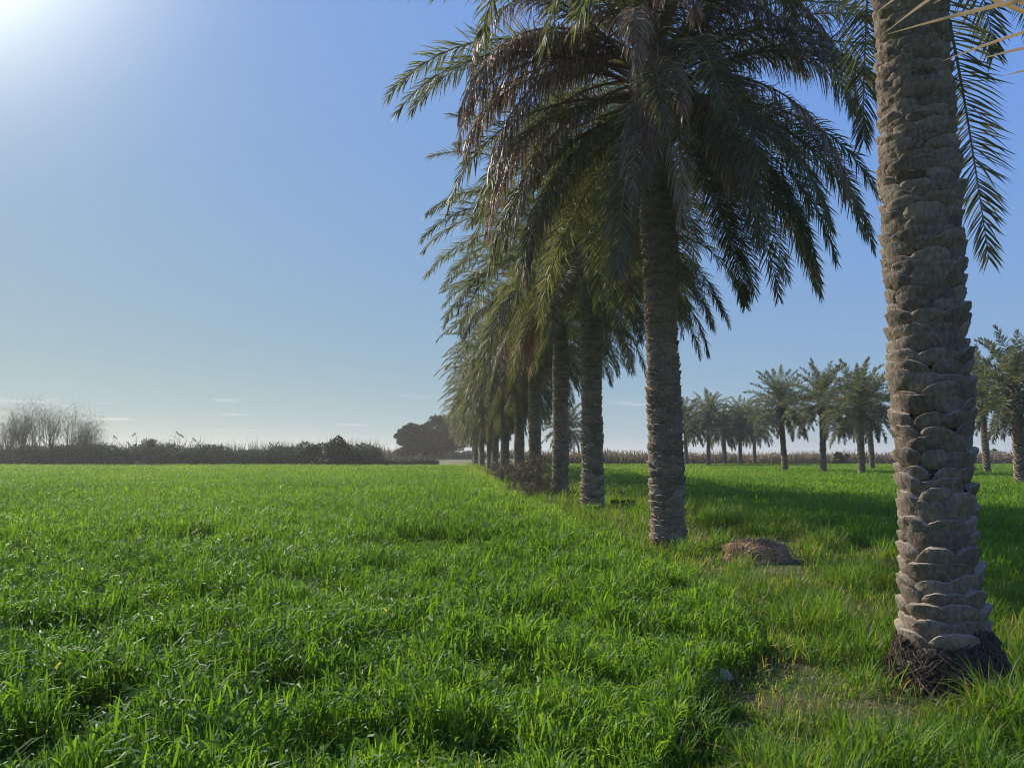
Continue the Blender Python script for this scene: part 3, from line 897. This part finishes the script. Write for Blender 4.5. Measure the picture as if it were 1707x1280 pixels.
def reed_band(name, xs, ys, n, hmin, hmax, mat, seed, w=.05, lean=.25, tintc=.5, topvar=.3, leafy=.0):
    r = np.random.default_rng(seed)
    x = r.uniform(*xs, n); y = ys(x) + r.random(n) * 5
    h = (hmin + (hmax - hmin) * r.random(n) ** 1.5) * (.75 + topvar * 2 * fbm(x * .35, y * .2, seed))
    m = n; az = r.uniform(0, TAU, m)
    z = ground_z(x, y)
    global rng
    V, q, t = blades(x, y, z, h, az, np.full(m, R(87)) - np.abs(r.normal(0, lean * .5, m)), R(70) - np.abs(r.normal(0, lean * 2, m)), w * r.uniform(.6, 1.6, m), 3,
                     np.clip(tintc + r.normal(0, .2, m) + .5 * (fbm(x * .15, y * .15, seed + 3) - .5), 0, 1))
    Vs, Qs, Ts = [V], [q], [t]
    if leafy:
        k = int(n * leafy)
        xx = r.uniform(*xs, k); yy = ys(xx) + r.random(k) * 4 - .6
        hh = (hmin + .4 * (hmax - hmin)) * (.6 + .8 * fbm(xx * .4, xx * 0, seed + 8))
        C = np.stack([xx, yy, ground_z(xx, yy) + r.random(k) ** .8 * hh], -1)
        V2, q2, t2 = leaf_cloud(r, C, .22, .3, .2)
        Vs.append(V2); Qs.append(q2 + len(V)); Ts.append(np.clip(t2 - .25, 0, 1))
    return tag(obj(name, mesh(name, np.concatenate(Vs), [np.concatenate(Qs)], mat, tint=np.concatenate(Ts))), kind='stuff')


reed_band('reed_bed', (-125, -17), lambda x: 95.5 + 0 * x, 16000, 1.7, 3.5, M['reed'], 51, w=.06, tintc=.42, leafy=2.2)
reed_band('tall_reed_bed', (-125, -14), lambda x: 96 + 0 * x, 1500, 2.2, 4.3, M['reed'], 56, w=.045, tintc=.5)
reed_band('hedge', (-19, -10.5), lambda x: 97 + (x + 19) * .8, 2200, .5, 1.5, M['reed'], 52, w=.06, tintc=.3, leafy=3)
reed_band('dry_scrub', (-125, 210), lambda x: np.where(x < 4, 172., 114.) + 0 * x, 30000, 1.0, 2.4, M['dryreed'], 53, w=.14, tintc=.45, leafy=1.0)
# reed plumes that stand clear of the bed
plume = [(186, 724), (228, 719), (288, 717), (299, 721), (313, 728), (324, 738), (372, 738), (345, 742), (446, 736), (470, 735), (512, 738), (600, 742), (268, 735), (210, 735)]
for k, (px, ty) in enumerate(plume):
    r = np.random.default_rng(300 + k); acc = Acc()
    Y = 96.0 + r.uniform(0, 2); c = at(px, 757, Y); top = at(px, ty, Y)[2]; z = float(ground_z(np.array(c[0]), np.array(Y)))
    h = (top - z) * .93; s_ = np.linspace(0, 1, 7); bend = r.uniform(-.5, .7)
    P = np.stack([bend * s_ ** 3, 0 * s_, h * s_], -1)
    V, qd = tube(P, np.linspace(.03, .02, 7), 4); acc.add(V, qd, 0, .5)
    t0 = P[-1]
    C = t0 + np.stack([r.normal(0, .045, 60) + np.linspace(-.02, .45 * np.sign(bend), 60), r.normal(0, .04, 60), np.linspace(.12, -.30, 60) + r.normal(0, .05, 60)], -1)
    V, qd, t = leaf_cloud(r, C, .09, .25, .5); acc.add(V, qd, 0, t)
    for q_ in range(6):
        zz = r.uniform(.4, .85) * h; a = r.uniform(0, TAU)
        C = np.stack([[bend * (zz / h) ** 3, 0, zz], [bend * (zz / h) ** 3 + .3 * math.cos(a), .3 * math.sin(a), zz + .35], [bend * (zz / h) ** 3 + .75 * math.cos(a), .75 * math.sin(a), zz + .3]])[None]
        V, qd, t = strips(C, np.tile(np.array([[.0, 0, .03], [0, 0, .025], [0, 0, .004]])[None], (1, 1, 1)), np.array([.5])); acc.add(V, qd, 0, t)
    o = obj('reed', acc.build('reed', [M['reed']]), loc=(c[0], Y, z))
    tag(o, 'tall thin reed with a feathery plume sticking up above the reed bed', 'reed', 'tall reeds standing clear of the reed bed')


# dirt mound, stone
def lump(name, nt_, nz, rx, ry, h, seed, mat, amp=.35):
    th = np.arange(nt_) / nt_ * TAU; k = np.linspace(0, 1, nz)
    TH, K = np.meshgrid(th, k)
    rad = np.cos(K * math.pi / 2) ** .8; zz = np.sin(K * math.pi / 2) * 1.0
    X = rad * np.cos(TH); Yc = rad * np.sin(TH)
    nse = fbm(X * 3 + 7, Yc * 3 + 5 + zz, seed, 5) - .5
    s_ = 1 + amp * nse
    V = np.stack([X * rx * s_, Yc * ry * s_, zz * h * (1 + 1.4 * amp * nse) - .06 * (1 - K)], -1)
    i = np.arange(nz - 1)[:, None] * nt_; j = np.arange(nt_)[None]; j2 = (j + 1) % nt_
    qd = np.stack([i + j, i + j2, i + nt_ + j2, i + nt_ + j], -1).reshape(-1, 4)
    return V.reshape(-1, 3), qd


r = np.random.default_rng(5)
mx_, my_ = gp(1262, 935)
acc = Acc()
V, qd = lump('m', 80, 30, .52, .44, .29, 3, None, .38); acc.add(V, qd, 0, .55)
for k in range(520):       # clods and matted dry stalks
    a = r.uniform(0, TAU); q_ = r.uniform(.2, 1.05)
    cx, cy = math.cos(a) * q_ * .5, math.sin(a) * q_ * .42
    z0 = .28 * math.sqrt(max(0, 1 - q_ * q_)) + .01
    V, qd = lump('c', 8, 4, r.uniform(.010, .028), r.uniform(.010, .028), r.uniform(.010, .026), k, None, .8)
    acc.add(V + [cx, cy, z0], qd, 0, r.uniform(.3, .8))
nst = 800
a = r.uniform(0, TAU, nst); q_ = r.random(nst) ** .5 * 1.15
xs_, ys_ = np.cos(a) * q_ * .58, np.sin(a) * q_ * .48
V, qd, t = blades(xs_, ys_, .28 * np.sqrt(np.clip(1 - q_ ** 2, 0, 1)), r.uniform(.06, .2, nst), r.uniform(0, TAU, nst), R(r.uniform(5, 75, nst)), R(r.uniform(-40, 20, nst)), np.full(nst, .006), 3, r.uniform(.3, 1, nst))
acc.add(V, qd, 1, t)
tag(obj('dirt_mound', acc.build('dirt_mound', [M['soil'], M['dryreed']]), loc=(mx_, my_, float(ground_z(np.array(mx_), np.array(my_))))),
    'low brown heap of loose soil in the grass past the second palm trunk', 'dirt heap')
sx_, sy_ = gp(1192, 1128)
V, qd = lump('s', 28, 12, .12, .085, .055, 9, None, .35)
tag(obj('stone', mesh('stone', V, [qd], M['stone'], smooth=True, tint=np.full(len(V), .5)), loc=(sx_, sy_, float(ground_z(np.array(sx_), np.array(sy_))) + .05)),
    'small pale stone half hidden in the grass', 'stone')

# ------------------------------------------------------------------ light, sky, air
SUN_AZ, SUN_EL = R(-47), R(36.5)
sd = Vector((math.sin(SUN_AZ) * math.cos(SUN_EL), math.cos(SUN_AZ) * math.cos(SUN_EL), math.sin(SUN_EL)))
sun_d = bpy.data.lights.new('sun', 'SUN'); sun_d.energy = 5.0; sun_d.angle = R(.55); sun_d.color = (1, .93, .82)
sun = bpy.data.objects.new('sun', sun_d); COL.objects.link(sun)
sun.rotation_euler = (-sd).to_track_quat('-Z', 'Y').to_euler(); sun.location = (-30, 30, 40)

w = bpy.data.worlds.new('World'); scene.world = w; w.use_nodes = True
nt = w.node_tree; L = nt.links.new
for n in list(nt.nodes): nt.nodes.remove(n)
out = N(nt, 'ShaderNodeOutputWorld'); bg = N(nt, 'ShaderNodeBackground'); bg.inputs[1].default_value = .10
sky = N(nt, 'ShaderNodeTexSky', sky_type='NISHITA', sun_disc=False, sun_elevation=SUN_EL, sun_rotation=SUN_AZ, altitude=0, air_density=.5, dust_density=.1, ozone_density=1.0)
# soften the sky's contrast the way a hazy winter sky does, channel by channel
se = N(nt, 'ShaderNodeSeparateColor'); co = N(nt, 'ShaderNodeCombineColor'); L(sky.outputs[0], se.inputs[0])
for ch, (g_, k_) in enumerate(((.435, .1936), (.256, .314), (-.22, .94))):
    pw = N(nt, 'ShaderNodeMath', operation='POWER', i_1=g_); L(se.outputs[ch], pw.inputs[0])
    ml = N(nt, 'ShaderNodeMath', operation='MULTIPLY', i_1=k_); L(pw.outputs[0], ml.inputs[0]); L(ml.outputs[0], co.inputs[ch])
tc = N(nt, 'ShaderNodeTexCoord')
# bright air round the sun
dt = N(nt, 'ShaderNodeVectorMath', operation='DOT_PRODUCT'); dt.inputs[1].default_value = sd; L(tc.outputs['Generated'], dt.inputs[0])
ps = N(nt, 'ShaderNodeMath', operation='MAXIMUM', i_1=0.0); L(dt.outputs['Value'], ps.inputs[0])
cur = co.outputs[0]
for e_, colr in ((11.0, (.09, .075, .03)), (58.0, (3.2, 3.1, 2.4))):
    pw = N(nt, 'ShaderNodeMath', operation='POWER', i_1=e_); L(ps.outputs[0], pw.inputs[0])
    vm = N(nt, 'ShaderNodeVectorMath', operation='SCALE'); vm.inputs[0].default_value = colr; L(pw.outputs[0], vm.inputs['Scale'])
    va = N(nt, 'ShaderNodeVectorMath', operation='ADD'); L(cur, va.inputs[0]); L(vm.outputs[0], va.inputs[1]); cur = va.outputs[0]
mp = N(nt, 'ShaderNodeMapping'); mp.inputs['Scale'].default_value = (9, 9, 110)
L(tc.outputs['Generated'], mp.inputs[0])
nz = N(nt, 'ShaderNodeTexNoise', i_Scale=1.0, i_Detail=5.0, i_Roughness=.55); L(mp.outputs[0], nz.inputs['Vector'])
cl = ramp(nt, nz.outputs['Fac'], [(.61, (0, 0, 0)), (.70, (.8, .8, .8))])
sp = N(nt, 'ShaderNodeSeparateXYZ'); L(tc.outputs['Generated'], sp.inputs[0])
band = ramp(nt, sp.outputs['Z'], [(.0, (0, 0, 0)), (.03, (.6, .6, .6)), (.055, (.55, .55, .55)), (.085, (0, 0, 0))])
mu = N(nt, 'ShaderNodeMath', operation='MULTIPLY'); L(cl, mu.inputs[0]); L(band, mu.inputs[1])
mix = N(nt, 'ShaderNodeMix', data_type='RGBA'); L(mu.outputs[0], mix.inputs[0]); L(cur, mix.inputs[6]); mix.inputs[7].default_value = (.82, .83, .78, 1)
fin = N(nt, 'ShaderNodeVectorMath', operation='SCALE'); fin.inputs['Scale'].default_value = 8.0; L(mix.outputs[2], fin.inputs[0])
L(fin.outputs[0], bg.inputs[0]); L(bg.outputs[0], out.inputs[0])

# air over the whole scene
m, nt2, out2 = newmat('air')
pv = N(nt2, 'ShaderNodeVolumePrincipled'); pv.inputs['Color'].default_value = (1, .97, .86, 1); pv.inputs['Density'].default_value = .0006; pv.inputs['Anisotropy'].default_value = .35
nt2.links.new(pv.outputs[0], out2.inputs['Volume'])
hx = 1600; z0, z1 = -2.0, 14.0
V = np.array([[x, y, z] for z in (z0, z1) for y in (-hx, hx) for x in (-hx, hx)], float)
haze = obj('haze', mesh('haze', V, [np.array([[0, 2, 3, 1], [4, 5, 7, 6], [0, 1, 5, 4], [2, 6, 7, 3], [0, 4, 6, 2], [1, 3, 7, 5]])], m))
tag(haze, kind='stuff')

vs = scene.view_settings
vs.view_transform = 'Standard'; vs.look = 'None'; vs.gamma = 1; vs.use_curve_mapping = False; vs.exposure = .32
cy = scene.cycles
cy.use_denoising = True; cy.denoiser = 'OPENIMAGEDENOISE'; cy.denoising_prefilter = 'ACCURATE'; cy.denoising_input_passes = 'RGB_ALBEDO_NORMAL'; cy.filter_width = 1.0; cy.max_bounces = 8; cy.diffuse_bounces = 3; cy.glossy_bounces = 2; cy.transmission_bounces = 4; cy.volume_bounces = 0
cy.caustics_reflective = False; cy.caustics_refractive = False; cy.sample_clamp_indirect = 6
